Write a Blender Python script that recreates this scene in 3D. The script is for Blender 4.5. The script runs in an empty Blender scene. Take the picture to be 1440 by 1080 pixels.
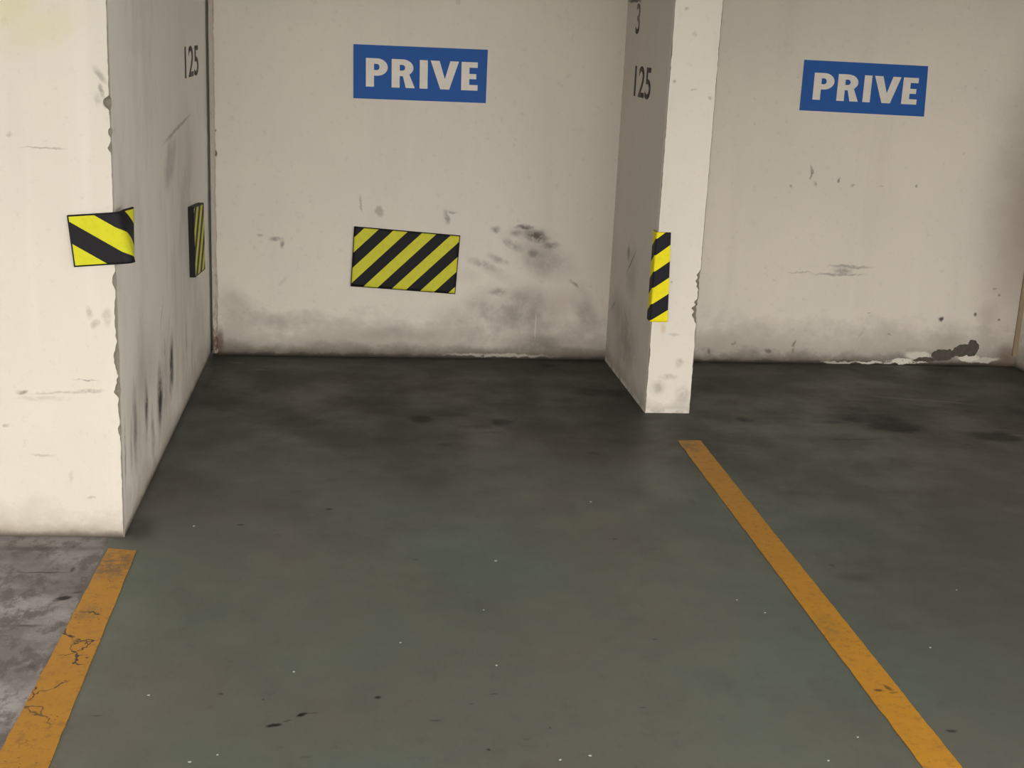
import bpy, bmesh, math, random
from mathutils import Vector, Matrix, noise
random.seed(7)
C = bpy.context.scene.collection
SC = bpy.context.scene
V = Vector

# ------------------------------------------------------------------ surveyed place
H = 1.65
FPX, PITCH, YAW, ROLL, CX, CY = 1848.35, .26088, .11953, .04647, 720., 540.
XL, YP, KP = -.756, 4.130, -.0204          # left block: side face x, front face y
YB, KB = 6.630, .01276                       # back wall line  y = YB + KB*x
XDF, XDB, YF, XD2 = 1.297, 1.286, 5.666, 1.506   # dividing wall
XR = 3.578
HC = 2.55                                   # ceiling height
def yb(x): return YB + KB*x
Fw = V((math.sin(YAW)*math.cos(PITCH), math.cos(YAW)*math.cos(PITCH), -math.sin(PITCH)))
R0 = V((math.cos(YAW), -math.sin(YAW), 0)); U0 = R0.cross(Fw)
Rt = math.cos(ROLL)*R0 + math.sin(ROLL)*U0
Up = -math.sin(ROLL)*R0 + math.cos(ROLL)*U0
EYE = V((0, 0, H))

# real planes of the place: origin, normal, in-plane axes
PL = {
 'floor': (V((0,0,0)), V((0,0,1)), V((1,0,0)), V((0,1,0))),
 'back': (V((0,YB,0)), V((KB,-1,0)).normalized(), V((1,KB,0)).normalized(), V((0,0,1))),
 'front': (V((XL,YP,0)), V((KP,-1,0)).normalized(), V((1,KP,0)).normalized(), V((0,0,1))),
 'side': (V((XL,0,0)), V((1,0,0)), V((0,1,0)), V((0,0,1))),
 'div': (V((XDF,YF,0)), V((-1,-(XDF-XDB)/(YB-YF),0)).normalized(), V((0,1,0)), V((0,0,1))),
 'divfront': (V((XDF,YF,0)), V((0,-1,0)), V((1,0,0)), V((0,0,1))),
}
def hit(plane, px, py):
    o, n, u, v = PL[plane]
    d = Fw + Rt*((px-CX)/FPX) - Up*((py-CY)/FPX)
    return EYE + d*((o-EYE).dot(n)/d.dot(n))
def basis(plane):
    o, n, u, v = PL[plane]
    w = u.cross(v)
    return Matrix((u, v, w)).transposed()

# ------------------------------------------------------------------ helpers
def lin(r, g, b):
    f = lambda c: (c/255/12.92) if c/255 <= .04045 else ((c/255+.055)/1.055)**2.4
    return (f(r), f(g), f(b), 1)

def obj(name, bm, mats, parent=None, smooth=False):
    me = bpy.data.meshes.new(name)
    bmesh.ops.recalc_face_normals(bm, faces=bm.faces)
    bm.to_mesh(me); bm.free()
    for m in (mats if isinstance(mats, (list, tuple)) else [mats]): me.materials.append(m)
    if smooth:
        for p in me.polygons: p.use_smooth = True
    o = bpy.data.objects.new(name, me); C.objects.link(o)
    if parent: o.parent = parent
    return o
def struct(o):
    o['kind'] = 'structure'; return o
def tag(o, label, cat, group=None):
    o['label'] = label; o['category'] = cat
    if group: o['group'] = group
    return o
def empty(name, mat):
    o = bpy.data.objects.new(name, None); o.empty_display_size = .05
    C.objects.link(o); o.matrix_world = mat; return o

def box(bm, x0, x1, y0, y1, z0, z1, mi=0):
    vs = [bm.verts.new(p) for p in ((x0,y0,z0),(x1,y0,z0),(x1,y1,z0),(x0,y1,z0),(x0,y0,z1),(x1,y0,z1),(x1,y1,z1),(x0,y1,z1))]
    for f in ((3,2,1,0),(4,5,6,7),(0,1,5,4),(1,2,6,5),(2,3,7,6),(3,0,4,7)):
        bm.faces.new([vs[i] for i in f]).material_index = mi
def prism(bm, pts, z0, z1, mi=0):
    """closed outline extruded along local z"""
    a = [bm.verts.new((x, y, z0)) for x, y in pts]; b = [bm.verts.new((x, y, z1)) for x, y in pts]
    bm.faces.new(a[::-1]).material_index = mi; bm.faces.new(b).material_index = mi
    n = len(pts)
    for i in range(n): bm.faces.new((a[i], a[(i+1)%n], b[(i+1)%n], b[i])).material_index = mi

class NT:
    def __init__(s, name, rough=.8, region=None):
        s.m = bpy.data.materials.new(name); s.m.use_nodes = True
        s.t = s.m.node_tree; s.b = s.t.nodes['Principled BSDF']
        s.b.inputs['Roughness'].default_value = rough
        s.co = s.t.nodes.new('ShaderNodeTexCoord').outputs['Object']
        s.region = region
    def put(s, sock, v):
        if isinstance(v, bpy.types.NodeSocket): s.t.links.new(v, sock)
        else: sock.default_value = v
    def vec(s, a, scale):
        n = s.t.nodes.new('ShaderNodeMapping'); n.inputs['Scale'].default_value = scale
        s.put(n.inputs['Vector'], a); return n.outputs[0]
    def noise(s, scale, detail=4, rough=.55, co=None, color=False, dist=0):
        n = s.t.nodes.new('ShaderNodeTexNoise'); s.put(n.inputs['Vector'], co or s.co)
        n.inputs['Scale'].default_value = scale; n.inputs['Detail'].default_value = detail
        n.inputs['Roughness'].default_value = rough; n.inputs['Distortion'].default_value = dist
        return n.outputs['Color' if color else 'Fac']
    def voro(s, scale, co=None, feature='F1', out='Distance', rnd=1):
        n = s.t.nodes.new('ShaderNodeTexVoronoi'); n.feature = feature
        s.put(n.inputs['Vector'], co or s.co); n.inputs['Scale'].default_value = scale
        n.inputs['Randomness'].default_value = rnd
        return n.outputs[out]
    def math(s, op, a, b=0., c=None, clamp=False):
        if a is None or b is None: return None
        n = s.t.nodes.new('ShaderNodeMath'); n.operation = op; n.use_clamp = clamp
        s.put(n.inputs[0], a); s.put(n.inputs[1], b)
        if c is not None: s.put(n.inputs[2], c)
        return n.outputs[0]
    def ramp(s, a, lo, hi, o0=0., o1=1., smooth=True):
        if a is None: return None
        n = s.t.nodes.new('ShaderNodeMapRange'); n.clamp = True
        if smooth: n.interpolation_type = 'SMOOTHSTEP'
        s.put(n.inputs[0], a)
        for i, v in enumerate((lo, hi, o0, o1)): n.inputs[i+1].default_value = v
        return n.outputs[0]
    def mix(s, fac, a, b, mode='MIX'):
        if fac is None: return a
        n = s.t.nodes.new('ShaderNodeMix'); n.data_type = 'RGBA'; n.blend_type = mode
        s.put(n.inputs[0], fac); s.put(n.inputs[6], a); s.put(n.inputs[7], b); return n.outputs[2]
    def warp(s, amp, scale, co=None):
        c = s.noise(scale, 3, .6, co, color=True)
        a = s.t.nodes.new('ShaderNodeVectorMath'); a.operation = 'SUBTRACT'
        s.put(a.inputs[0], c); a.inputs[1].default_value = (.5, .5, .5)
        b = s.t.nodes.new('ShaderNodeVectorMath'); b.operation = 'MULTIPLY_ADD'
        s.put(b.inputs[0], a.outputs[0]); b.inputs[1].default_value = (amp*2,)*3
        s.put(b.inputs[2], co or s.co); return b.outputs[0]
    def sep(s, co=None):
        n = s.t.nodes.new('ShaderNodeSeparateXYZ'); s.put(n.inputs[0], co or s.co); return n.outputs
    def blob(s, co, plane, px, py, rx, ry, rot=0, soft=.7, k=1.):
        """stain on a real surface: centre found on the surface, radii in metres, rot in degrees"""
        o, nn, u, v = PL[plane]
        c = hit(plane, px, py)
        M = basis(plane) @ Matrix.Rotation(math.radians(rot), 3, 'Z')
        m = s.t.nodes.new('ShaderNodeMapping'); m.vector_type = 'TEXTURE'
        s.put(m.inputs['Vector'], co)
        m.inputs['Location'].default_value = c; m.inputs['Rotation'].default_value = M.to_euler('XYZ')
        m.inputs['Scale'].default_value = (rx, ry, 1.2 if plane == 'floor' else .12)
        l = s.t.nodes.new('ShaderNodeVectorMath'); l.operation = 'LENGTH'; s.put(l.inputs[0], m.outputs[0])
        return s.ramp(l.outputs['Value'], 1., 1.-soft, 0., k)
    def blobs(s, co, plane, lst):
        cur = None
        for b in lst:
            if s.region:             # leave out stains that lie on other stretches of the surface
                c = hit(plane, b[0], b[1]); r = max(b[2], b[3])*1.02+.07; lo, hi = s.region
                if any(c[i] < lo[i]-r or c[i] > hi[i]+r for i in range(3)): continue
            cc = co
            if cur is not None:      # evaluate one stain after another (keeps the shader stack short)
                q = s.t.nodes.new('ShaderNodeVectorMath'); q.operation = 'MULTIPLY_ADD'
                s.put(q.inputs[0], cur); q.inputs[1].default_value = (1e-7,)*3; s.put(q.inputs[2], co); cc = q.outputs[0]
            f = s.blob(cc, plane, *b)
            cur = f if cur is None else s.math('MAXIMUM', cur, f)
        return cur
    def bump(s, h, strength=.3, dist=.01):
        n = s.t.nodes.new('ShaderNodeBump'); n.inputs['Strength'].default_value = strength
        n.inputs['Distance'].default_value = dist; s.put(n.inputs['Height'], h)
        s.put(s.b.inputs['Normal'], n.outputs[0])
    def done(s, col, rough=None):
        s.put(s.b.inputs['Base Color'], col)
        if rough is not None: s.put(s.b.inputs['Roughness'], rough)
        return s.m

def zone(o, maker, cell):
    """give each stretch of a big surface its own copy of the paint, holding only its own stains"""
    me = o.data; g = {}
    for p in me.polygons:
        if p.material_index == 0: g.setdefault(cell(p.center, p.normal), []).append(p.index)
    first = True
    for k in sorted(g):
        lo = [1e9]*3; hi = [-1e9]*3
        for i in g[k]:
            for vi in me.polygons[i].vertices:
                c = me.vertices[vi].co
                for a in range(3): lo[a] = min(lo[a], c[a]); hi[a] = max(hi[a], c[a])
        m = maker((lo, hi))
        if first: me.materials[0] = m; mi = 0; first = False
        else: me.materials.append(m); mi = len(me.materials)-1
        for i in g[k]: me.polygons[i].material_index = mi
    return o
# ------------------------------------------------------------------ wall paint
WALL = lin(232, 225, 214)
def wall_base(n, tint=WALL):
    """whitewashed concrete: mottled, faint vertical runs, fine dots"""
    big = n.noise(1.3, 3, .5)
    col = n.mix(n.ramp(big, .3, .7), tint, tuple(c*k for c, k in zip(tint[:3], (.93,.94,.955)))+(1,))
    runs = n.noise(3.0, 4, .6, n.vec(n.co, (1,1,.12)))
    col = n.mix(n.ramp(runs, .5, .75, 0, .35), col, lin(204,197,188))
    runs2 = n.noise(9, 3, .5, n.vec(n.co, (1,1,.05)))
    col = n.mix(n.ramp(runs2, .55, .8, 0, .25), col, lin(240,234,226))
    g = n.noise(30, 5, .7)
    col = n.mix(n.ramp(g, .56, .8, 0, .3), col, lin(160,152,140))
    h = n.math('ADD', n.math('MULTIPLY', n.noise(14, 5, .6), .8), n.math('MULTIPLY', n.noise(90, 3, .6), .25))
    n.bump(h, .35, .008)
    return col
def grime(n, col, z_top, amt, color, scale=4., seedoff=0.):
    """splashed dirt rising from the floor with an uneven upper edge"""
    z = n.sep()[2]
    e = n.noise(scale, 6, .68, n.vec(n.co, (1,1,1.3)))
    edge = n.math('MULTIPLY_ADD', n.math('SUBTRACT', e, .5), z_top*3.2, z_top)
    f = n.math('SUBTRACT', 1., n.math('DIVIDE', z, n.math('MAXIMUM', edge, .004)), clamp=True)
    f = n.math('MULTIPLY', f, amt, clamp=True)
    return n.mix(f, col, color)

def mat_back(region=None):
    n = NT('back_wall_paint', .82, region); col = wall_base(n)
    w = n.warp(.05, 7.); w2 = n.warp(.018, 26.)
    fine = n.noise(28, 5, .7); mid = n.noise(6, 5, .65)
    # smeared soot around the buffer board
    m = n.blobs(w, 'back', [(722,437,.38,.18,0,.85,.7),(760,478,.34,.08,0,.9,.6),(820,440,.09,.20,20,.8,.5),(765,365,.24,.14,-25,.9,.55),
        (690,470,.30,.08,0,.8,.45),(640,445,.20,.10,0,.9,.35),(745,330,.20,.06,0,.9,.35),(410,452,.42,.07,0,.9,.40),(330,430,.10,.18,30,.9,.32),(560,470,.40,.05,0,.9,.3)])
    m = n.math('MULTIPLY', m, n.ramp(mid, .3, .62, .35, 1.))
    col = n.mix(m, col, lin(128,118,112))
    m = n.blobs(w, 'back', [(785,428,.15,.11,25,.8,.5),(700,384,.14,.04,-20,.8,.4),(660,390,.10,.05,0,.8,.3)])
    col = n.mix(m, col, lin(205,196,186))
    # scuffs
    m = n.blobs(w2, 'back', [(738,320,.07,.02,0,.9,.8),(755,332,.10,.045,-20,.9,.9),(775,345,.07,.03,0,.9,.6),(720,345,.09,.03,-30,.9,.45),(700,365,.08,.03,-20,.9,.4),(697,322,.035,.03,0,.9,.6),(727,328,.05,.02,0,.9,.5),
        (750,356,.04,.03,0,.9,.5),(628,306,.02,.05,10,.8,.55),(636,298,.03,.012,0,.8,.5),(808,400,.05,.012,-45,.8,.5),
        (388,336,.05,.018,0,.9,.6),(397,343,.015,.03,0,.9,.6),(366,331,.03,.012,0,.9,.4),(508,286,.008,.05,3,.6,.45),(680,372,.12,.03,-20,.9,.4),
        (700,410,.07,.03,0,.9,.5),
        (1195,375,.16,.012,0,.7,.45),(1180,386,.20,.010,0,.7,.45),(1185,381,.08,.025,0,.9,.5),(1125,383,.10,.006,0,.8,.35),
        (1141,243,.010,.05,5,.7,.65),(1147,258,.018,.012,-40,.8,.45),(1180,254,.012,.022,0,.7,.7),(1199,261,.018,.014,30,.7,.5),(1289,262,.011,.011,0,.7,.6),
        (1112,262,.012,.012,0,.7,.35),(1240,263,.016,.006,0,.7,.3),
        (1323,449,.024,.022,0,.8,1.),(1371,443,.014,.012,0,.7,.9),(1404,451,.014,.012,0,.7,.8),(1405,415,.011,.012,0,.7,.8),(1398,406,.014,.01,0,.7,.5),
        (1251,470,.014,.010,0,.7,.6),(1117,483,.010,.024,-20,.7,.75),(1080,493,.026,.020,0,.8,.8),(1115,493,.010,.03,-10,.7,.45),(1032,483,.02,.01,30,.7,.5),
        (997,494,.012,.022,0,.8,.6),(1210,470,.006,.06,-25,.8,.3),(1222,440,.012,.006,0,.8,.4)])
    m = n.math('MULTIPLY', m, n.ramp(fine, .32, .55, .35, 1.))
    col = n.mix(m, col, lin(88,80,72))
    m = n.blobs(w2, 'back', [(534,297,.032,.035,20,.5,.55),(398,395,.05,.012,40,.8,.2)])
    col = n.mix(m, col, lin(150,144,134))
    # dirt thrown up at the foot of the wall
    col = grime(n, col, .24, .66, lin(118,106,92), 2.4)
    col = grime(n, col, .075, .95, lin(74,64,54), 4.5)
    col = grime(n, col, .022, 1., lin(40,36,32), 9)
    # right corner rust-brown dirt
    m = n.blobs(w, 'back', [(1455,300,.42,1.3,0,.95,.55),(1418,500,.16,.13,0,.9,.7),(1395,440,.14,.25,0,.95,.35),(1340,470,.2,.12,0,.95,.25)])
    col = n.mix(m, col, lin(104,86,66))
    # white paint runs and lime bloom
    m = n.blobs(n.warp(.006, 20.), 'back', [(753,458,.006,.085,0,.5,.75),(850,450,.016,.010,0,.5,.9),(843,470,.006,.07,0,.6,.4),(866,200,.012,1.,0,.5,.0),
        (644,2,.016,.018,0,.5,.95)])
    col = n.mix(m, col, lin(214,208,198))
    w3 = n.warp(.02, 16.)
    m = n.blobs(w3, 'back', [(1275,508,.14,.016,0,.3,1.),(1380,506,.12,.020,0,.4,.7),(1290,500,.10,.028,0,.5,.9),(1362,503,.075,.026,0,.3,1.),(1180,510,.12,.009,0,.4,.6),(700,500,.35,.012,0,.6,.45),(1230,510,.12,.008,0,.3,.9)])
    m = n.math('MULTIPLY', m, n.ramp(n.noise(22, 4, .7), .30, .45))
    col = n.mix(m, col, lin(225,220,208))
    # bare cement where plaster has come off
    m = n.blobs(w3, 'back', [(1326,499,.075,.040,0,.25,1.),(1352,493,.060,.040,15,.25,1.),(1368,489,.042,.052,0,.25,1.),(1300,506,.07,.014,0,.3,1.)])
    g = n.mix(n.noise(40, 4, .7), lin(58,52,46), lin(104,98,90))
    col = n.mix(n.math('GREATER_THAN', m, .25), col, g)
    # brown stains beside the corner joint
    m = n.blobs(n.warp(.012, 18.), 'back', [(303,215,.012,.022,0,.5,.9),(300,184,.016,.012,0,.5,.7),(297,276,.012,.035,0,.5,.8),(304,440,.012,.12,0,.6,.7),(305,400,.010,.10,0,.6,.4),(309,480,.03,.10,0,.8,.7),(294,60,.008,.30,0,.7,.45)])
    col = n.mix(m, col, lin(92,64,48))
    return n.done(col)

def mat_left(region=None):
    n = NT('left_wall_paint', .82, region); col = wall_base(n, lin(219,213,200))
    w = n.warp(.03, 8.); w2 = n.warp(.02, 24.)
    P = 'front'
    m = n.blobs(w, P, [(60,40,.20,.08,20,.98,.30),(10,12,.14,.12,0,.98,.35)])
    col = n.mix(m, col, lin(206,198,128))
    m = n.blobs(n.warp(.012, 24.), P, [(140,105,.04,.014,-50,.8,.5),(143,128,.010,.03,10,.7,.6),(150,145,.012,.02,0,.6,.9),(138,140,.02,.03,0,.8,.3),(154,186,.008,.014,0,.6,.8),
        (14,190,.012,.012,0,.8,.5),(62,208,.09,.004,0,.7,.45),(30,551,.025,.012,0,.7,.8),(90,552,.16,.006,3,.7,.3),(120,535,.05,.004,0,.7,.6),(128,549,.05,.01,0,.8,.5),(60,560,.12,.012,0,.8,.2),
        (125,440,.014,.03,0,.8,.4),(133,455,.02,.02,0,.8,.4),(150,446,.02,.04,0,.8,.3),(8,598,.014,.008,0,.7,.5),(60,640,.05,.006,0,.7,.3),(128,700,.02,.006,10,.7,.3),(100,670,.008,.03,0,.7,.2)])
    m = n.math('MULTIPLY', m, n.ramp(n.noise(34, 5, .7), .35, .55, .3, 1.))
    col = n.mix(m, col, lin(112,104,96))
    # inner side face: tyre rubs, soot and the step in the render coat
    w = n.warp(.05, 6.)
    P = 'side'
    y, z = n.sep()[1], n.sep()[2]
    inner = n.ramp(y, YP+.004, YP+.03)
    col = n.mix(n.math('MULTIPLY', inner, .6), col, lin(238,233,225))  # side face lightened in the colour to make up for missing light
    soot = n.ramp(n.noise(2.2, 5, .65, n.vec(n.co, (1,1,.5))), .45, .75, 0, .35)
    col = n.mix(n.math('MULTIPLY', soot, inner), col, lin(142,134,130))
    m = n.blobs(w, P, [(240,225,.26,.12,15,.8,.55),(262,250,.5,.45,0,.95,.32),(205,520,.5,.22,0,.95,.25)])
    m = n.math('MULTIPLY', m, n.ramp(n.noise(5, 5, .65), .3, .6, .5, 1.))
    col = n.mix(m, col, lin(124,116,112))
    m = n.blobs(w, P, [(241,515,.09,.18,-4,.9,1.1),(225,560,.10,.21,-8,.9,1.1),(206,575,.06,.16,-4,.9,.9),(190,600,.06,.22,0,.95,.6),(232,540,.25,.28,0,.95,.35),(232,500,.03,.10,0,.85,.5),(185,620,.03,.12,-4,.85,.5),(270,500,.04,.12,0,.85,.4),(262,478,.03,.14,0,.85,.4),
        (228,440,.14,.012,55,.8,.35),(238,455,.12,.012,55,.8,.35),(215,610,.05,.16,0,.9,.5),(176,640,.02,.2,0,.9,.6)])
    m = n.math('MULTIPLY', m, n.ramp(n.noise(12, 5, .7), .3, .6, .3, 1.))
    col = n.mix(m, col, lin(58,54,52))
    m = n.blobs(n.warp(.01, 12.), P, [(178,60,.012,.55,0,.6,.55),(205,160,.014,.5,0,.7,.4),(238,60,.02,.5,0,.7,.3),(250,177,.55,.010,4,.6,.45),(190,40,.02,.5,0,.8,.3),(240,340,.02,.5,0,.8,.25)])
    col = n.mix(m, col, lin(222,216,210))
    m = n.blobs(n.warp(.01, 12.), P, [(250,180,.55,.012,4,.7,.5)])
    col = n.mix(m, col, lin(120,112,106))
    col = grime(n, col, .12, .55, lin(140,122,104), 3.)
    col = grime(n, col, .045, .6, lin(120,104,88), 7.)
    col = grime(n, col, .02, .9, lin(66,60,54), 8)
    return n.done(col)

def mat_div(region=None):
    n = NT('dividing_wall_paint', .82, region); col = wall_base(n)
    w = n.warp(.04, 8.); w2 = n.warp(.012, 24.)
    x, y, z = n.sep()
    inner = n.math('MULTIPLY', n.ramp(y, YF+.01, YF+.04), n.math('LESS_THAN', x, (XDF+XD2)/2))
    col = n.mix(n.math('MULTIPLY', inner, .30), col, lin(168,158,156))          # shade of this left face, painted in as a greyer tone
    m = n.blobs(w, 'div', [(880,480,.35,.25,0,.95,.5),(870,440,.3,.15,0,.95,.4),(888,385,.2,.2,0,.95,.3)])
    col = n.mix(n.math('MULTIPLY', m, n.ramp(n.noise(7, 5, .65), .35, .6, .4, 1.)), col, lin(98,90,88))
    m = n.blobs(w2, 'div', [(888,368,.16,.007,-38,.7,.7),(884,355,.05,.05,0,.8,.5),(893,1,.2,.012,0,.7,.9),(862,430,.10,.01,-30,.7,.4),(880,445,.10,.008,30,.7,.35)])
    col = n.mix(m, col, lin(70,64,62))
    m = n.blobs(n.warp(.012, 10.), 'div', [(886,450,.10,.02,35,.8,.4),(878,455,.03,.05,0,.8,.35)])
    col = n.mix(m, col, lin(206,200,196))
    m = n.blobs(w2, 'divfront', [(966,12,.012,.012,0,.7,.5),(977,48,.016,.016,0,.8,.45),(948,114,.010,.012,0,.8,.6),(977,126,.02,.006,0,.7,.3),(998,138,.012,.01,0,.8,.4),(945,396,.006,.006,0,.6,.5),
        (955,510,.03,.03,0,.9,.4),(925,545,.05,.05,0,.9,.4),(960,555,.05,.06,0,.9,.35),(948,470,.04,.008,0,.7,.25),(940,530,.06,.02,0,.9,.4)])
    m = n.math('MULTIPLY', m, n.ramp(n.noise(26, 5, .7), .35, .6, .3, 1.))
    col = n.mix(m, col, lin(96,90,80))
    m = n.blobs(w2, 'divfront', [(932,462,.02,.035,0,.8,.35)])
    col = n.mix(m, col, lin(190,160,70))
    col = grime(n, col, .09, .5, lin(128,118,100), 5.)
    col = n.mix(n.math('MULTIPLY', n.ramp(z, .03, .012), n.ramp(n.noise(14,3,.6),.4,.55)), col, lin(220,214,204))
    return n.done(col)

def mat_plain(name, rgb, rough=.85):
    n = NT(name, rough); col = n.mix(n.noise(12, 5, .65), rgb, tuple(c*.72 for c in rgb[:3])+(1,))
    n.bump(n.noise(60, 5, .7), .5, .006)
    return n.done(col)

M_chip = mat_plain('exposed_cement', lin(150,142,130), .95)
M_tmp = bpy.data.materials.new('wall_paint')
n = NT('side_wall_paint', .82); col = wall_base(n)
M_right = n.done(grime(n, grime(n, col, .3, .6, lin(104,86,62), 3), .05, .9, lin(44,38,30), 6))
n = NT('ceiling_paint', .9); M_ceil = n.done(wall_base(n, lin(190,184,175)))

# ------------------------------------------------------------------ walls with knocked corners
def wear(z, seed, base, chips):
    v = base*(.6+1.2*abs(noise.noise(V((seed, z*9, 0))))) + base*.9*max(0, noise.noise(V((seed+9, z*42, 0))))
    for zc, hw, d in chips:
        t = abs(z-zc)/hw
        if t < 1:
            v += d*(1-t**2.2)*(.72+.56*noise.noise(V((seed+3, z*60, 1))))
    return max(v, .0012)
def column(name, corners, mats, z1=HC, nz=420, ztop_fine=2.1):
    """corners: list of (x, y, wear_fn or None) anticlockwise from above; worn corners get an exposed broken arris"""
    zs = [ztop_fine*i/nz for i in range(nz+1)] + [z1]
    bm = bmesh.new(); rings = []
    k = len(corners)
    for z in zs:
        ring = []
        for i, (x, y, fn) in enumerate(corners):
            if fn is None: ring.append((x, y, 0)); continue
            a, b = fn(z)
            p = V((x, y)); q = V(corners[i-1][:2]); r = V(corners[(i+1)%k][:2])
            da = (q-p).normalized(); db = (r-p).normalized()
            A = p+da*a; B = p+db*b
            Mid = p + da*a*.62 + db*b*.62
            ring += [(A.x, A.y, 1), (Mid.x, Mid.y, 1), (B.x, B.y, 0)]
        rings.append([(bm.verts.new((x, y, z)), f) for x, y, f in ring])
    for a, b in zip(rings, rings[1:]):
        for j in range(len(a)):
            j2 = (j+1)%len(a)
            f = bm.faces.new((a[j][0], a[j2][0], b[j2][0], b[j][0])); f.material_index = a[j][1]
    bm.faces.new([v for v, _ in rings[0]][::-1]); bm.faces.new([v for v, _ in rings[-1]])
    return obj(name, bm, mats)

zf = lambda plane, px, py: hit(plane, px, py).z
def left_fn(z):
    ch = [(zf('front',160,145),.020,.018),(zf('front',160,186),.014,.010),(zf('front',160,207),.016,.010),(zf('front',162,395),.03,.010),(zf('front',162,440),.05,.008),
          (zf('front',164,505),.055,.016),(zf('front',165,545),.035,.016),(zf('front',166,605),.02,.008),(zf('front',164,470),.04,.007),(zf('front',166,575),.04,.004)]
    a = wear(z, 1.3, .0026 if z > .5 else .003, ch); return a, a*1.25
def divl_fn(z):
    a = wear(z, 5.1, .0028, [(zf('divfront',918,500),.05,.004)]); return a*1.1, a
def divr_fn(z):
    ch = [(zf('divfront',978,392),.045,.020),(zf('divfront',972,437),.060,.032),(zf('divfront',975,412),.05,.007),(zf('divfront',970,470),.05,.004),(zf('divfront',1010,70),.03,.003)]
    a = wear(z, 8.7, .003, ch); return a, a*1.2

XW = -3.2
def yp(x): return YP + KP*(x-XL)
o = column('wall_left', [(XW, yp(XW), None), (XL, YP, left_fn), (XL, YB+.20, None), (XW, YB+.20, None)], [M_tmp, M_chip]); struct(o)
face = lambda nn: 0 if nn.y < -.9 else (1 if abs(nn.x) > .9 else 2)
zone(o, mat_left, lambda c, nn: (face(nn), int(c.z/.42) if c.z < 2.1 else 9))
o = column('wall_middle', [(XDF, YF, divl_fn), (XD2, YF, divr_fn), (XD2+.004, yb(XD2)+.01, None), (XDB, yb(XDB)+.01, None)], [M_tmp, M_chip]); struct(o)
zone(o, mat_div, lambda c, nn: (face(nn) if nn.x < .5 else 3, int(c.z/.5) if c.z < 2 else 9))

# back wall slab; a dark open joint stays between it and the left wall
bm = bmesh.new()
x0, x1 = XL+.013, XR+.25
xs = [x0+(x1-x0)*i/9 for i in range(10)]; zs = [0, .14, .42, .9, 1.4, 2.0, HC]
G = [[bm.verts.new((x, yb(x), z)) for z in zs] for x in xs]; K = [[bm.verts.new((x, yb(x)+.2, z)) for z in zs] for x in xs]
for i in range(9):
    for k in range(6):
        bm.faces.new((G[i][k], G[i+1][k], G[i+1][k+1], G[i][k+1])); bm.faces.new((K[i][k+1], K[i+1][k+1], K[i+1][k], K[i][k]))
    bm.faces.new((K[i][0], K[i+1][0], G[i+1][0], G[i][0])); bm.faces.new((G[i][6], G[i+1][6], K[i+1][6], K[i][6]))
for k in range(6):
    bm.faces.new((K[0][k], G[0][k], G[0][k+1], K[0][k+1])); bm.faces.new((G[9][k], K[9][k], K[9][k+1], G[9][k+1]))
o = struct(obj('wall_back', bm, M_tmp))
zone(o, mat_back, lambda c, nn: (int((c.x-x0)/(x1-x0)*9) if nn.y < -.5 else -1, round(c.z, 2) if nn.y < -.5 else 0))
bm = bmesh.new(); box(bm, XR, XR+.2, YB-3.6, yb(XR), 0, HC); struct(obj('wall_right', bm, M_right))
bm = bmesh.new()   # raised fillet up the right-hand corner
prism(bm, [(XR-.022, yb(XR)-.012), (XR-.001, yb(XR)-.02), (XR-.001, yb(XR)-.0005), (XR-.022, yb(XR)-.0005)], .06, HC-.001)
struct(obj('trim_2', bm, mat_plain('dirty_corner_fillet', lin(160,142,116))))

# mortar strip standing proud in the left corner, ragged right edge
bm = bmesh.new(); prev = None
N_ = 330
for i in range(N_+1):
    z = .012 + (HC-.014)*i/N_
    yy = yb(XL)
    xa = XL+.014+.003*noise.noise(V((2, z*8, 0)))
    wdt = .024 + .005*noise.noise(V((7, z*14, 0))) + .003*noise.noise(V((4, z*60, 0)))
    if z < .35: wdt += .006*noise.noise(V((1, z*30, 3)))
    pr = .016 + .003*noise.noise(V((9, z*20, 0)))
    ring = [bm.verts.new(p) for p in ((xa, yy+.004, z), (xa+.002, yy-pr, z), (xa+wdt*.7, yy-pr*.9, z), (xa+wdt, yy-.002, z), (xa+wdt, yy+.004, z))]
    if prev:
        for j in range(5): bm.faces.new((prev[j], prev[(j+1)%5], ring[(j+1)%5], ring[j]))
    else: bm.faces.new(ring[::-1])
    prev = ring
bm.faces.new(prev)
n = NT('mortar_strip', .85); col = n.mix(n.noise(20, 5, .6), lin(206,198,188), lin(178,168,158))
z = n.sep()[2]
col = n.mix(n.math('MULTIPLY', n.ramp(z, .55, .1), n.ramp(n.noise(18, 4, .7, n.vec(n.co, (1,1,.4))), .45, .6, 0, .9)), col, lin(96,62,50))
col = n.mix(n.ramp(n.noise(9, 4, .7), .60, .72, 0, .7), col, lin(104,88,68))
struct(obj('trim_1', bm, n.done(col)))

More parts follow.
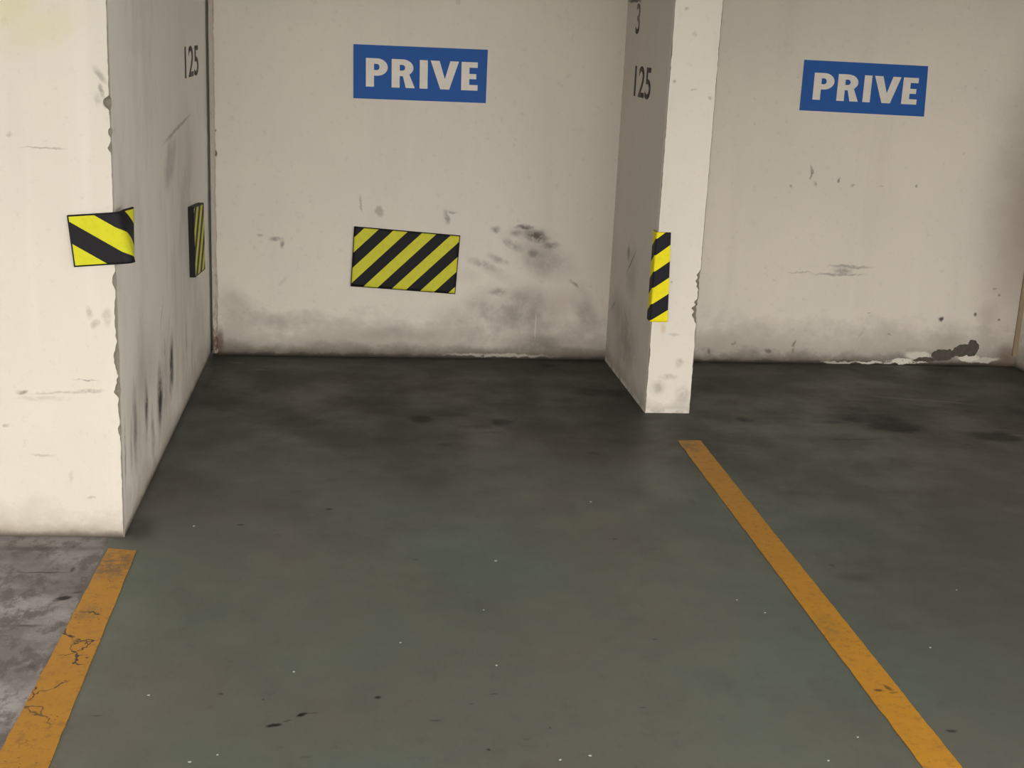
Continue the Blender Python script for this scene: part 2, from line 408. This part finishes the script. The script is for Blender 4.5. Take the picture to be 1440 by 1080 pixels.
# ------------------------------------------------------------------ floor
def mat_floor(region=None):
    n = NT('green_floor_paint', .55, region)
    w = n.warp(.10, 3.); w2 = n.warp(.03, 14.)
    c = n.mix(n.ramp(n.noise(.9, 4, .55, n.vec(n.co,(1,.8,1))), .38, .62), lin(100,99,92), lin(93,103,93))
    c = n.mix(n.ramp(n.noise(2.6, 6, .65, n.vec(n.co,(1,.6,1))), .48, .75, 0, .55), c, lin(82,82,75))
    c = n.mix(n.ramp(n.noise(16, 5, .7, n.vec(n.co,(1,.7,1))), .55, .8, 0, .55), c, lin(70,70,64))
    c = n.mix(n.ramp(n.noise(45, 4, .7), .58, .85, 0, .5), c, lin(122,120,112))
    P = 'floor'
    # old oil and tyre dirt trodden in towards the back of both bays
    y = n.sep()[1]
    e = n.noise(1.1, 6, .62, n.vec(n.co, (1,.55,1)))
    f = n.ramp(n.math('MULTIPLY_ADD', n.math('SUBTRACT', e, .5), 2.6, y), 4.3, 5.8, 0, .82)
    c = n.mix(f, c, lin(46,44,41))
    m = n.blobs(w, P, [(430,560,.75,1.0,0,.9,.4),(470,660,.35,.30,10,.9,.3),(760,520,.5,.16,0,.9,.55),(850,552,.20,.12,0,.9,.75),(600,528,.8,.10,0,.9,.5),(450,518,.4,.16,0,.9,.4),(1330,535,.5,.3,0,.9,.5),(1010,540,.16,.5,0,.9,.6),
        (1180,528,.8,.25,0,.9,.5),(700,660,.20,.10,0,.9,.25),(820,640,.20,.10,0,.9,.2),(220,680,.22,.35,0,.9,.45),(190,745,.10,.16,0,.8,.6),(1130,700,.30,.16,0,.9,.3),(1230,800,.25,.16,0,.9,.35),(1390,700,.3,.5,0,.95,.25),])
    c = n.mix(n.math('MULTIPLY', m, n.ramp(n.noise(4, 5, .6), .3, .6, .5, 1.)), c, lin(40,38,35))
    m = n.blobs(n.warp(.3, 1.6), P, [(1480,860,1.3,3.2,0,.95,.62)])  # light falling off to the right, painted as a darker floor tone
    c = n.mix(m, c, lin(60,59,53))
    m = n.blobs(w2, P, [(1215,588,.28,.13,-12,.8,1.7),(1258,600,.19,.12,0,.8,2.2),(1190,576,.20,.10,0,.8,1.5),(1170,594,.16,.04,0,.8,.8),(1230,566,.30,.03,-12,.8,.5),(1330,575,.32,.04,-18,.8,.6),(1400,614,.16,.10,-15,.8,2.),(1433,580,.12,.1,0,.9,.9),(1370,602,.10,.02,-10,.8,.5),(1048,590,.05,.05,0,.7,2.),(1200,618,.16,.02,5,.8,.6),
        (1030,610,.12,.02,10,.8,.4),(1040,634,.08,.02,0,.8,.4),(1363,625,.03,.02,0,.8,.8),
        (592,590,.07,.08,0,.8,1.6),(640,583,.09,.05,0,.8,.8),(665,600,.11,.04,-5,.8,.7),(705,594,.07,.08,0,.8,1.2),(690,607,.09,.02,0,.8,.5),(617,601,.08,.02,0,.8,.4),
        (835,638,.03,.03,0,.8,.6),(850,552,.18,.09,0,.8,1.7),(775,514,.10,.04,0,.7,.9),(432,512,.05,.05,0,.8,.9),(625,625,.05,.03,0,.8,.4)])
    c = n.mix(n.math('MULTIPLY', m, n.ramp(n.noise(20, 5, .65), .30, .50, .55, 1.)), c, lin(20,18,17))
    # small scattered marks
    m = n.blobs(n.warp(.006, 60.), P, [(385,1020,.026,.012,10,.6,1.),(403,1014,.02,.006,25,.8,.6),(425,1005,.020,.010,25,.6,1.),(440,1003,.02,.004,10,.7,.6),
        (339,738,.018,.010,0,.6,.9),(463,716,.018,.012,0,.6,.8),(585,787,.014,.010,0,.6,.5),(531,981,.012,.010,0,.6,.9),(310,976,.010,.010,0,.6,.7),(371,984,.006,.006,0,.6,.6),(687,1054,.007,.007,0,.6,.9),
        (612,1013,.02,.006,0,.7,.6),(694,976,.014,.005,0,.7,.7),(921,899,.01,.007,0,.7,.7),(1170,795,.014,.014,0,.7,.7),(865,758,.014,.010,0,.7,.6),(663,990,.008,.006,0,.7,.6),(774,1023,.006,.006,0,.7,.7),(1338,1028,.02,.010,0,.7,.8),(904,995,.02,.006,0,.8,.5),
        (137,1006,.02,.006,0,.8,.5),(430,1065,.02,.006,0,.8,.4),(740,1040,.012,.008,0,.8,.4),(1206,812,.1,.05,0,.9,.35)])
    c = n.mix(m, c, lin(22,21,19))
    m = n.blobs(n.warp(.01, 30.), P, [(365,520,.06,.02,0,.7,.35),(334,510,.05,.02,0,.7,.5),(1330,565,.20,.02,-18,.8,.5),(1260,560,.2,.02,-14,.8,.35),(1432,612,.06,.02,0,.8,.6),(1405,604,.08,.015,-10,.8,.4),(1290,516,.35,.03,0,.7,.4)])
    c = n.mix(m, c, lin(112,106,98))
    n.bump(n.math('ADD', n.noise(5, 4, .6), n.math('MULTIPLY', n.noise(70, 4, .7), .25)), .25, .008)
    r = n.ramp(n.noise(3, 4, .6), .3, .7, .42, .68)
    n.b.inputs['Specular IOR Level'].default_value = .35
    return n.done(c, r)
def mat_concrete():
    n = NT('bare_concrete_floor', .9)
    c = n.mix(n.ramp(n.noise(4, 6, .65), .35, .65), lin(172,168,168), lin(124,119,117))
    c = n.mix(n.ramp(n.noise(13, 6, .7, n.vec(n.co,(1,.6,1))), .47, .6, 0, .8), c, lin(96,91,88))
    c = n.mix(n.ramp(n.noise(38, 5, .75), .58, .75, 0, .7), c, lin(60,56,54))
    y = n.sep()[1]
    c = n.mix(n.ramp(n.math('MULTIPLY_ADD', n.math('SUBTRACT', n.noise(3,5,.6), .5), 1.2, y), 3.3, 4.1, 0, .55), c, lin(92,86,82))
    m = n.blobs(n.warp(.006, 50.), 'floor', [(90,841,.030,.020,30,.6,1.),(108,833,.02,.01,20,.8,.6),(102,801,.010,.03,0,.7,.6),(60,805,.12,.006,0,.7,.7),(60,771,.3,.03,0,.8,.4),(40,880,.06,.012,0,.8,.5),(35,940,.05,.03,30,.9,.5)])
    c = n.mix(m, c, lin(38,34,30))
    n.bump(n.math('ADD', n.noise(22, 6, .7), n.noise(6, 4, .6)), .5, .01)
    return n.done(c)

XS = -.800    # where green paint stops
def ragged(pts, amp, sc, step=.02, seed=0):
    out = []
    for i, p in enumerate(pts):
        a, b = V(p), V(pts[(i+1)%len(pts)])
        L = (b-a).length; k = max(1, int(L/step)); d = (b-a)/k; nn = V((d.y, -d.x)).normalized()
        for j in range(k):
            q = a+d*j
            q = q + nn*(noise.noise(V((q.x*sc, q.y*sc, seed)))*amp + noise.noise(V((q.x*sc*4, q.y*sc*4, seed+5)))*amp*.5)
            out.append((q.x, q.y))
    return out
bm = bmesh.new()
fxs = [XS, -.2, .5, 1.2, 1.9, 2.6, 3.7, 6]; fys = [-7, 1.6, 2.8, 3.6, 4.4, 5.2, 5.8, 6.4, 8]
G = [[bm.verts.new((x, y, 0)) for y in fys] for x in fxs]
for i in range(len(fxs)-1):
    for k in range(len(fys)-1): bm.faces.new((G[i][k], G[i+1][k], G[i+1][k+1], G[i][k+1]))
rim = [(i, 0) for i in range(len(fxs))] + [(len(fxs)-1, k) for k in range(1, len(fys))] + [(i, len(fys)-1) for i in range(len(fxs)-2, -1, -1)] + [(0, k) for k in range(len(fys)-2, 0, -1)]
low = [bm.verts.new(G[i][k].co - V((0,0,.1))) for i, k in rim]
for a in range(len(rim)):
    b = (a+1) % len(rim); i, k = rim[a]; i2, k2 = rim[b]
    bm.faces.new((low[a], low[b], G[i2][k2], G[i][k]))
bm.faces.new(low[::-1])
o = struct(obj('floor', bm, M_tmp))
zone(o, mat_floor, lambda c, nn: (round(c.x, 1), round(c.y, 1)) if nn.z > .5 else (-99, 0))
bm = bmesh.new()
prism(bm, [(-6, -7), (XS, -7), (XS, 8), (-6, 8)], -.1, 0)
o = struct(obj('floor_concrete', bm, mat_concrete()))

# painted bay lines
def mat_line(name, left):
    n = NT(name, .6)
    c = n.mix(n.noise(7, 5, .6), lin(190,136,26), lin(170,117,26))
    c = n.mix(n.ramp(n.noise(34, 6, .75), .50, .66, 0, .7), c, lin(146,100,40))
    pits = n.math('MULTIPLY', n.ramp(n.voro(85 if not left else 60, n.warp(.01, 30)), .22, .12), n.ramp(n.noise(5, 3, .6), .5, .6))
    c = n.mix(n.math('MULTIPLY', pits, .85), c, lin(84,60,34))
    y = n.sep()[1]
    if left:
        cr = n.ramp(n.voro(5, n.warp(.05, 14), 'DISTANCE_TO_EDGE'), .016, .006)
        band = n.blobs(n.co, 'floor', [(100,930,.05,.34,-12,.4,1.),(120,870,.04,.2,-12,.4,1.),(55,1000,.07,.2,0,.5,.7)])
        c = n.mix(n.math('MULTIPLY', cr, band), c, lin(58,40,26))
        m = n.blobs(n.warp(.02, 20), 'floor', [(160,795,.09,.16,0,.7,.8),(125,862,.04,.08,0,.8,.5)])
        c = n.mix(n.math('MULTIPLY', m, n.ramp(n.noise(30, 5, .7), .35, .6)), c, lin(104,80,58))
    else:
        m = n.blobs(n.warp(.02, 20), 'floor', [(970,627,.07,.12,0,.8,.7),(1165,880,.05,.16,0,.9,.5)])
        c = n.mix(n.math('MULTIPLY', m, n.ramp(n.noise(30, 5, .7), .35, .6)), c, lin(108,88,50))
        m = n.blobs(n.warp(.008, 40), 'floor', [(1235,972,.02,.012,0,.6,.9),(1248,968,.010,.025,20,.6,.8),(1257,975,.018,.008,0,.6,.6)])
        c = n.mix(m, c, lin(80,50,24))
    n.bump(n.noise(60, 5, .7), .4, .004)
    return n.done(c)
def line(name, pts, mat, label, seed):
    bm = bmesh.new(); prism(bm, ragged(pts, .0025, 14, .012, seed), .0004, .0022)
    o = obj(name, bm, mat); return tag(o, label, 'painted line', 'yellow bay lines on the floor')
fx = lambda px, py: hit('floor', px, py)
a, b = fx(152,772), fx(192,775); c_, d_ = fx(68,1080), fx(0,1058)
def ext(p, q, y):  # continue a line to depth y
    t = (y-p.y)/(q.y-p.y); return (p.x+(q.x-p.x)*t, y)
line('parking_line', [a[:2], b[:2], ext(b, c_, .6), ext(a, d_, .6)][::-1], mat_line('left_line_paint', True),
     'cracked yellow painted line between bare concrete and green floor, below the left pillar', 3)
a, b = fx(953,620), fx(985,620); c_, d_ = fx(1353,1080), fx(1298,1080)
line('parking_line', [a[:2], b[:2], ext(b, c_, .6), ext(a, d_, .6)][::-1], mat_line('right_line_paint', False),
     'long yellow painted line on green floor running forward from the dividing wall', 8)

# small white paint flecks lying on the floor
n = NT('white_fleck', .7); M_fleck = n.done(n.mix(n.noise(300), lin(205,205,198), lin(165,165,158)))
for i, (px, py, s) in enumerate([(273,740,.010),(413,945,.009),(209,978,.009),(266,1072,.010),(788,1069,.008),(830,1063,.009),(697,789,.011),(563,904,.008),(698,936,.006),(831,706,.010),
        (1206,1037,.006),(1308,911,.007),(306,1062,.006),(680,858,.006),(1076,862,.008),(1165,1070,.006),(1345,830,.007),(1036,844,.006)]):
    p = fx(px, py); bm = bmesh.new(); k = random.randint(5, 7); a0 = random.random()*6
    pts = []
    for j in range(k):
        r = s*.5*random.uniform(.6, 1.1); t = a0+j*math.tau/k
        pts.append((r*math.cos(t), .7*r*math.sin(t)))
    prism(bm, pts, 0, .0015)
    o = obj('paint_fleck', bm, M_fleck); o.location = (p.x, p.y, .0003)
    tag(o, 'tiny white fleck of paint lying on the green floor', 'debris', 'white flecks on the green floor')

# ------------------------------------------------------------------ lettered signs
def arc_ring(bm, cx, cy, ro, ri, a0, a1, z0, z1, sx=1., k=18):
    for i in range(k):
        t0 = a0+(a1-a0)*i/k; t1 = a0+(a1-a0)*(i+1)/k
        q = [(cx+ro*sx*math.cos(t0), cy+ro*math.sin(t0)), (cx+ro*sx*math.cos(t1), cy+ro*math.sin(t1)), (cx+ri*sx*math.cos(t1), cy+ri*math.sin(t1)), (cx+ri*sx*math.cos(t0), cy+ri*math.sin(t0))]
        prism(bm, q, z0, z1)
def letters(bm, W, z0, z1):
    """PRIVE, units of the sign's own crop (1035 x 425) scaled so the width is W"""
    s = W/1035.
    R_ = lambda x0, x1, y0, y1: prism(bm, [(x0*s, y0*s), (x1*s, y0*s), (x1*s, y1*s), (x0*s, y1*s)], z0, z1)
    Q = lambda *p: prism(bm, [(x*s, y*s) for x, y in p], z0, z1)
    b, t = 97., 322.          # baseline, cap line (y up from sign's lower edge)
    def bowl(st, xs, top, bot, xo, th):
        ro = (top-bot)/2; cy = (top+bot)/2; cx = xs
        R_(st, xs, top-th, top); R_(st, xs, bot, bot+th)
        k = (xo-xs)/ro; ri = ro-th
        n_ = 20
        for i in range(n_):
            t0 = -math.pi/2+math.pi*i/n_; t1 = -math.pi/2+math.pi*(i+1)/n_
            kx = (xo-xs-64)/ri if ri else 1
            Q((cx+(xo-xs)*math.cos(t0), cy+ro*math.sin(t0)), (cx+(xo-xs)*math.cos(t1), cy+ro*math.sin(t1)), (cx+ri*kx*math.cos(t1), cy+ri*math.sin(t1)), (cx+ri*kx*math.cos(t0), cy+ri*math.sin(t0)))
    R_(96, 158, b, t); bowl(158, 180, t, b+88, 264, 44)                       # P
    R_(294, 356, b, t); bowl(356, 376, t, b+92, 462, 44)                      # R
    prism(bm, [(x*s, y*s) for x, y in ((372, b+128), (404, b), (474, b), (424, b+122))], z0, z1-.0002)
    R_(511, 573, b, t)                                                   # I
    Q((595, t), (664, t), (707, b+82), (707, b), (672, b)); Q((707, b), (707, b+82), (748, t), (815, t), (742, b))   # V
    R_(836, 898, b, t); R_(898, 962, t-44, t); R_(898, 952, b+90, b+132); R_(898, 964, b, b+44)   # E
def blue_mat():
    n = NT('blue_sign_plastic', .6); n.b.inputs['Specular IOR Level'].default_value = .2
    c = n.mix(n.noise(9, 5, .6), lin(38,98,172), lin(46,90,172))
    c = n.mix(n.ramp(n.noise(35, 5, .7), .6, .8, 0, .3), c, lin(70,96,160))
    return n.done(c)
M_blue = blue_mat()
n = NT('white_lettering', .5); M_let = n.done(n.mix(n.noise(20, 4, .6), lin(238,234,226), lin(222,214,206)))
def sign(corners, label):
    """corners in px: TL TR BR BL on the back wall"""
    P = [hit('back', *c) for c in corners]
    mid = sum(P, V())/4
    u = ((P[1]-P[0])+(P[2]-P[3])).normalized(); nrm = PL['back'][1]
    v = nrm.cross(u).normalized()
    W = ((P[1]-P[0]).length+(P[2]-P[3]).length)/2; Hh = ((P[0]-P[3]).length+(P[1]-P[2]).length)/2
    M = Matrix((u, v, nrm)).transposed().to_4x4(); M.translation = mid - u*W/2 - v*Hh/2 + nrm*.0004
    e = empty('private_sign', M)
    # outline keeps the slight skew of the real plate
    Mi = M.inverted()
    out = [((Mi@p).x, (Mi@p).y) for p in (P[3], P[2], P[1], P[0])]
    bm = bmesh.new(); prism(bm, out, 0, .003); obj('sign_plate', bm, M_blue, e)
    bm = bmesh.new(); letters(bm, W, .0029, .0036)
    sk = (out[3][0]-out[0][0])/Hh
    for vv in bm.verts: vv.co.x += sk*vv.co.y + (out[0][0]); vv.co.y *= Hh/(W*425/1035.)
    o = obj('lettering', bm, M_let, e); o['label'] = 'white capital letters PRIVE'
    tag(e, label, 'sign', 'blue PRIVE signs on the back wall')
sign([(497,62),(686,70),(683,145),(497,138)], 'blue PRIVE sign on the back wall of the middle bay, above the striped board')
sign([(1131,84),(1305,93),(1299,164),(1124,155)], 'blue PRIVE sign on the back wall right of the dividing wall')

# ------------------------------------------------------------------ hazard boards
def stripe_mat(name, yellow, black, _a, _b, _c, ang, period, duty, phase, border=None):
    n = NT(name, .6)
    uv = n.t.nodes.new('ShaderNodeUVMap'); uv.uv_map = 'UVMap'
    s = n.t.nodes.new('ShaderNodeSeparateXYZ'); n.put(s.inputs[0], uv.outputs[0])
    t = math.radians(ang)
    d = n.math('ADD', n.math('MULTIPLY', s.outputs[0], -math.sin(t)/period), n.math('MULTIPLY_ADD', s.outputs[1], math.cos(t)/period, phase))
    f = n.math('FRACT', d)
    f = n.math('LESS_THAN', f, duty)
    if border:      # narrow black rim printed round the sheet
        bw, bh, b = border
        for sock, size in ((s.outputs[0], bw), (s.outputs[1], bh)):
            d = n.math('MINIMUM', sock, n.math('SUBTRACT', size, sock))
            f = n.math('MULTIPLY', f, n.math('GREATER_THAN', d, b))
    n.b.inputs['Specular IOR Level'].default_value = .25
    yc = n.mix(n.ramp(n.noise(40, 5, .7), .45, .7, 0, .35), yellow, tuple(c*.72 for c in yellow[:3])+(1,))
    bc = n.mix(n.noise(50, 4, .6), black, tuple(min(1, c*1.4) for c in black[:3])+(1,))
    n.bump(n.noise(160, 3, .6), .2, .003)
    return n.done(n.mix(f, bc, yc))
BLK = lin(19,18,23)
def black_rubber():
    n = NT('black_foam_edge', .75); return n.done(n.mix(n.noise(60, 4, .6), BLK, lin(14,14,17)))
M_blk = black_rubber()

def sheet(name, grid_fn, nu, nv, W, Hh, mats, thick_fn):
    """padded sheet: grid_fn(u,v,depth)->point; striped outer skin, black edges and back"""
    bm = bmesh.new(); uvl = bm.loops.layers.uv.new('UVMap')
    out, inn = [], []
    for i in range(nu+1):
        out.append([]); inn.append([])
        for j in range(nv+1):
            u, v = W*i/nu, Hh*j/nv
            t = thick_fn(u, v)
            out[-1].append((bm.verts.new(grid_fn(u, v, t)), (u, v))); inn[-1].append((bm.verts.new(grid_fn(u, v, 0)), (u, v)))
    def f(q, mi):
        fc = bm.faces.new([a for a, _ in q]); fc.material_index = mi; fc.smooth = mi == 0
        for l, (_, w) in zip(fc.loops, q): l[uvl].uv = w
    for i in range(nu):
        for j in range(nv):
            f((out[i][j], out[i+1][j], out[i+1][j+1], out[i][j+1]), 0)
            f((inn[i][j+1], inn[i+1][j+1], inn[i+1][j], inn[i][j]), 1)
    for i in range(nu):
        f((inn[i][0], inn[i+1][0], out[i+1][0], out[i][0]), 1); f((out[i][nv], out[i+1][nv], inn[i+1][nv], inn[i][nv]), 1)
    for j in range(nv):
        f((out[0][j], out[0][j+1], inn[0][j+1], inn[0][j]), 1); f((inn[nu][j], inn[nu][j+1], out[nu][j+1], out[nu][j]), 1)
    me = bpy.data.meshes.new(name); bm.to_mesh(me); bm.free()
    for m in mats: me.materials.append(m)
    o = bpy.data.objects.new(name, me); C.objects.link(o); return o

# 1 flat board low on the back wall
P = [hit('back', *c) for c in ((498,318),(647,331),(640,413),(493,402))]
W = ((P[1]-P[0]).length+(P[2]-P[3]).length)/2; Hh = ((P[0]-P[3]).length+(P[1]-P[2]).length)/2
nrm = PL['back'][1]
def g1(u, v, d):
    a, b = u/W, v/Hh
    return (P[3]*(1-a)+P[2]*a)*(1-b) + (P[0]*(1-a)+P[1]*a)*b + nrm*(.0004+d)
mt = stripe_mat('stripes_back_board', lin(214,212,62), BLK, 0, 0, 0, 47, .106, .50, .92, (W, Hh, .004))
o = sheet('hazard_board', g1, 30, 18, W, Hh, [mt, M_blk], lambda u, v: .012)
tag(o, 'rectangular yellow and black striped board low on the back wall, slightly tilted', 'hazard board', 'yellow and black striped guards')

# 2 same kind of board on the left side wall, seen almost edge on
pa = hit('side', 264, 291); pc = hit('side', 266, 391)
def on_x(x, px, py):
    d = Fw + Rt*((px-CX)/FPX) - Up*((py-CY)/FPX); return EYE + d*((x-EYE.x)/d.x)
y0, y1 = pa.y, on_x(XL+.025, 287, 330).y; z0, z1 = pc.z, pa.z
W2, H2 = min(y1, YB-.06)-y0, z1-z0
def g2(u, v, d): return V((XL-.0004+d, y0+u+.02*(1-v/H2), z0+v-.028*(u/W2)))
mt = stripe_mat('stripes_side_board', lin(206,208,70), BLK, 0, 0, 0, 45, .104, .50, .1, (W2, H2, .006))
o = sheet('hazard_board', g2, 24, 18, W2, H2, [mt, M_blk], lambda u, v: .026)
tag(o, 'thick striped foam board on the left side wall, seen nearly edge on', 'hazard board', 'yellow and black striped guards')

# 3 padded guard bent round the pillar corner
WF, WS, H3 = .150, .105, .160
tilt = math.radians(5.5)
bl = hit('front', 105, 375)
def g3(u, v, d):
    # unfolded coordinates: s along the wall from the corner, z up; the pad springs off the corner, more so at its lower end
    b = v/H3
    s_ = (bl.x-XL) + u*math.cos(tilt) - v*math.sin(tilt)
    z_ = bl.z + v*math.cos(tilt)
    R = .018; xb = .016 + .034*(1-b)**1.2; xe = .036
    s0 = xb - R
    z_ += min(u, .19)*math.sin(tilt)
    if s_ <= s0: return V((XL+s_, yp(XL+s_)-.0008-d, z_))
    if s_ < s0+R*math.pi/2:
        th = (s_-s0)/R
        return V((XL+s0+(R+d)*math.sin(th), YP-.0008+R-(R+d)*math.cos(th), z_))
    e = s_-s0-R*math.pi/2
    return V((XL+xb+d+(xe-xb)*min(1, e/.07), YP-.0008+R+e*.9, z_))
mt = stripe_mat('stripes_pillar_guard', lin(208,207,34), BLK, 0, 0, 0, -35, .1126, .50, .955, (WF+WS, H3, .0045))
o = sheet('corner_guard', g3, 70, 20, WF+WS, H3, [mt, M_blk], lambda u, v: .008)
tag(o, 'padded striped guard bent around the corner of the left pillar', 'corner guard', 'yellow and black striped guards')

# 4 upright angle guard on the dividing wall
top = [hit('divfront', *c) for c in ((922,326),(943,327),(938,454),(911,452))]
H4 = (top[0]-top[3]).length; LF = .075; LS = .062
def g4(u, v, d):
    b = v/H4
    right = top[2].x*(1-b)+top[1].x*b
    z_ = top[3].z*(1-b)+top[0].z*b
    xe = XDF - .004; ye = YF - .004; wf = right-xe
    s_ = u - LS
    r = .004
    if s_ > 0:
        return V((xe + s_/LF*wf, ye - d, z_))
    if s_ > -.001: return V((xe-d*.7, ye-d*.7, z_))
    return V((xe - d, ye - s_, z_))
mt = stripe_mat('stripes_divider_guard', lin(246,232,22), lin(17,16,26), 0, 0, 0, 33, .123, .50, .72)
o = sheet('corner_guard', g4, 60, 40, LF+LS, H4, [mt, M_blk], lambda u, v: .005)
tag(o, 'narrow upright striped angle guard on the left edge of the dividing wall', 'corner guard', 'yellow and black striped guards')

# ------------------------------------------------------------------ stencilled numbers
def number(txt, M, h, sx, mat, label):
    cu = bpy.data.curves.new('t', 'FONT'); cu.body = txt; cu.size = 1; cu.extrude = .0; cu.offset = .012
    cu.align_x = 'CENTER'; cu.resolution_u = 6
    to = bpy.data.objects.new('t', cu); C.objects.link(to)
    bpy.context.view_layer.update()
    me = bpy.data.meshes.new_from_object(to.evaluated_get(bpy.context.evaluated_depsgraph_get()))
    bpy.data.objects.remove(to)
    ys = [v.co.y for v in me.vertices]; xs = [v.co.x for v in me.vertices]
    y0_, hh = min(ys), max(ys)-min(ys); xc = (min(xs)+max(xs))/2; ww = max(xs)-min(xs)
    bm = bmesh.new(); bm.from_mesh(me)
    for v in bm.verts: v.co = V(((v.co.x-xc)/ww*sx, (v.co.y-y0_)/hh*h, 0))
    g = bmesh.ops.extrude_face_region(bm, geom=list(bm.faces))
    for e in g['geom']:
        if isinstance(e, bmesh.types.BMVert): e.co.z += .0012
    o = obj('painted_number', bm, mat); o.matrix_world = M
    return tag(o, label, 'painted number', 'black numbers painted on the bay walls')
n = NT('black_stencil_paint', .7); M_num = n.done(n.mix(n.ramp(n.noise(30, 5, .7), .5, .7), lin(62,57,56), lin(96,89,87)))
n = NT('faded_stencil_paint', .7); M_num2 = n.done(n.mix(n.ramp(n.sep()[1], .05, .02), lin(122,113,112), lin(60,52,50)))
def frame(plane, c, u_dir):
    nn = PL[plane][1]; u = u_dir.normalized(); v = V((0,0,1))
    M = Matrix((u, v, nn)).transposed().to_4x4(); M.translation = c - nn*.0003; return M
c0 = hit('side', 270, 108); ct = hit('side', 270, 64)
number('125', frame('side', V((XL, c0.y, c0.z)), V((0,1,0))), ct.z-c0.z, (hit('side',280,90).y-hit('side',261,90).y), M_num, 'black number 125 high on the left side wall near the corner')
c0 = hit('div', 902, 138); ct = hit('div', 902, 93)
PLd = PL['div'][1]
number('125', frame('div', c0, PLd.cross(V((0,0,1)))*-1), ct.z-c0.z, abs(hit('div',914,115).y-hit('div',891,115).y), M_num, 'black number 125 on the left face of the dividing wall')
c0 = hit('div', 896, 48); ct = hit('div', 896, 5)
number('3', frame('div', c0, PLd.cross(V((0,0,1)))*-1), ct.z-c0.z, .085, M_num2, 'faded dark numeral above the 125 on the dividing wall')

# ------------------------------------------------------------------ shell beyond the view
bm = bmesh.new(); box(bm, -6, 6, -7, 8, HC, HC+.2); struct(obj('ceiling', bm, M_ceil))
bm = bmesh.new(); box(bm, -6, 6, -7.2, -7, 0, HC); struct(obj('wall_front', bm, M_ceil))

bm = bmesh.new(); box(bm, -6, 6, 4.45, 4.75, 2.14, HC-.001); struct(obj('trim_3', bm, M_ceil))     # ceiling beam over the bay mouths

# ------------------------------------------------------------------ light: tube lamps of the drive aisle
def tube(x, y, z, L, power, col, rotz=0, w=.12):
    l = bpy.data.lights.new('aisle_tube', 'AREA'); l.shape = 'RECTANGLE'; l.size = L; l.size_y = w
    l.energy = power; l.color = col
    o = bpy.data.objects.new('aisle_tube', l); C.objects.link(o); o.location = (x, y, z); o.rotation_euler = (0, 0, rotz)
    return o
WARM = (1, .97, .93)
for x, y, p in ((-2, -5, 270), (-.6, -5, 560), (2.2, -5, 380), (3.6, -5, 380), (3.6, .8, 90)):
    tube(x, y, HC-.06, 1.5, p, WARM)
w = bpy.data.worlds.new('World'); SC.world = w; w.use_nodes = True  # even background light, added as fill through the open sides
w.node_tree.nodes['Background'].inputs[0].default_value = (1, .985, .965, 1); w.node_tree.nodes['Background'].inputs[1].default_value = 2.85

# ------------------------------------------------------------------ camera
cam = bpy.data.cameras.new('Camera'); co = bpy.data.objects.new('Camera', cam); C.objects.link(co)
M = Matrix((Rt, Up, -Fw)).transposed().to_4x4(); M.translation = EYE; co.matrix_world = M
cam.sensor_fit = 'HORIZONTAL'; cam.sensor_width = 36; cam.lens = FPX/1440*36
cam.shift_x = (720-CX)/1440; cam.shift_y = -(540-CY)/1440
cam.clip_start = .02
SC.camera = co
SC.view_settings.view_transform = 'Standard'; SC.view_settings.look = 'None'
SC.view_settings.gamma = 1; SC.view_settings.use_curve_mapping = False
SC.view_settings.exposure = 0.12
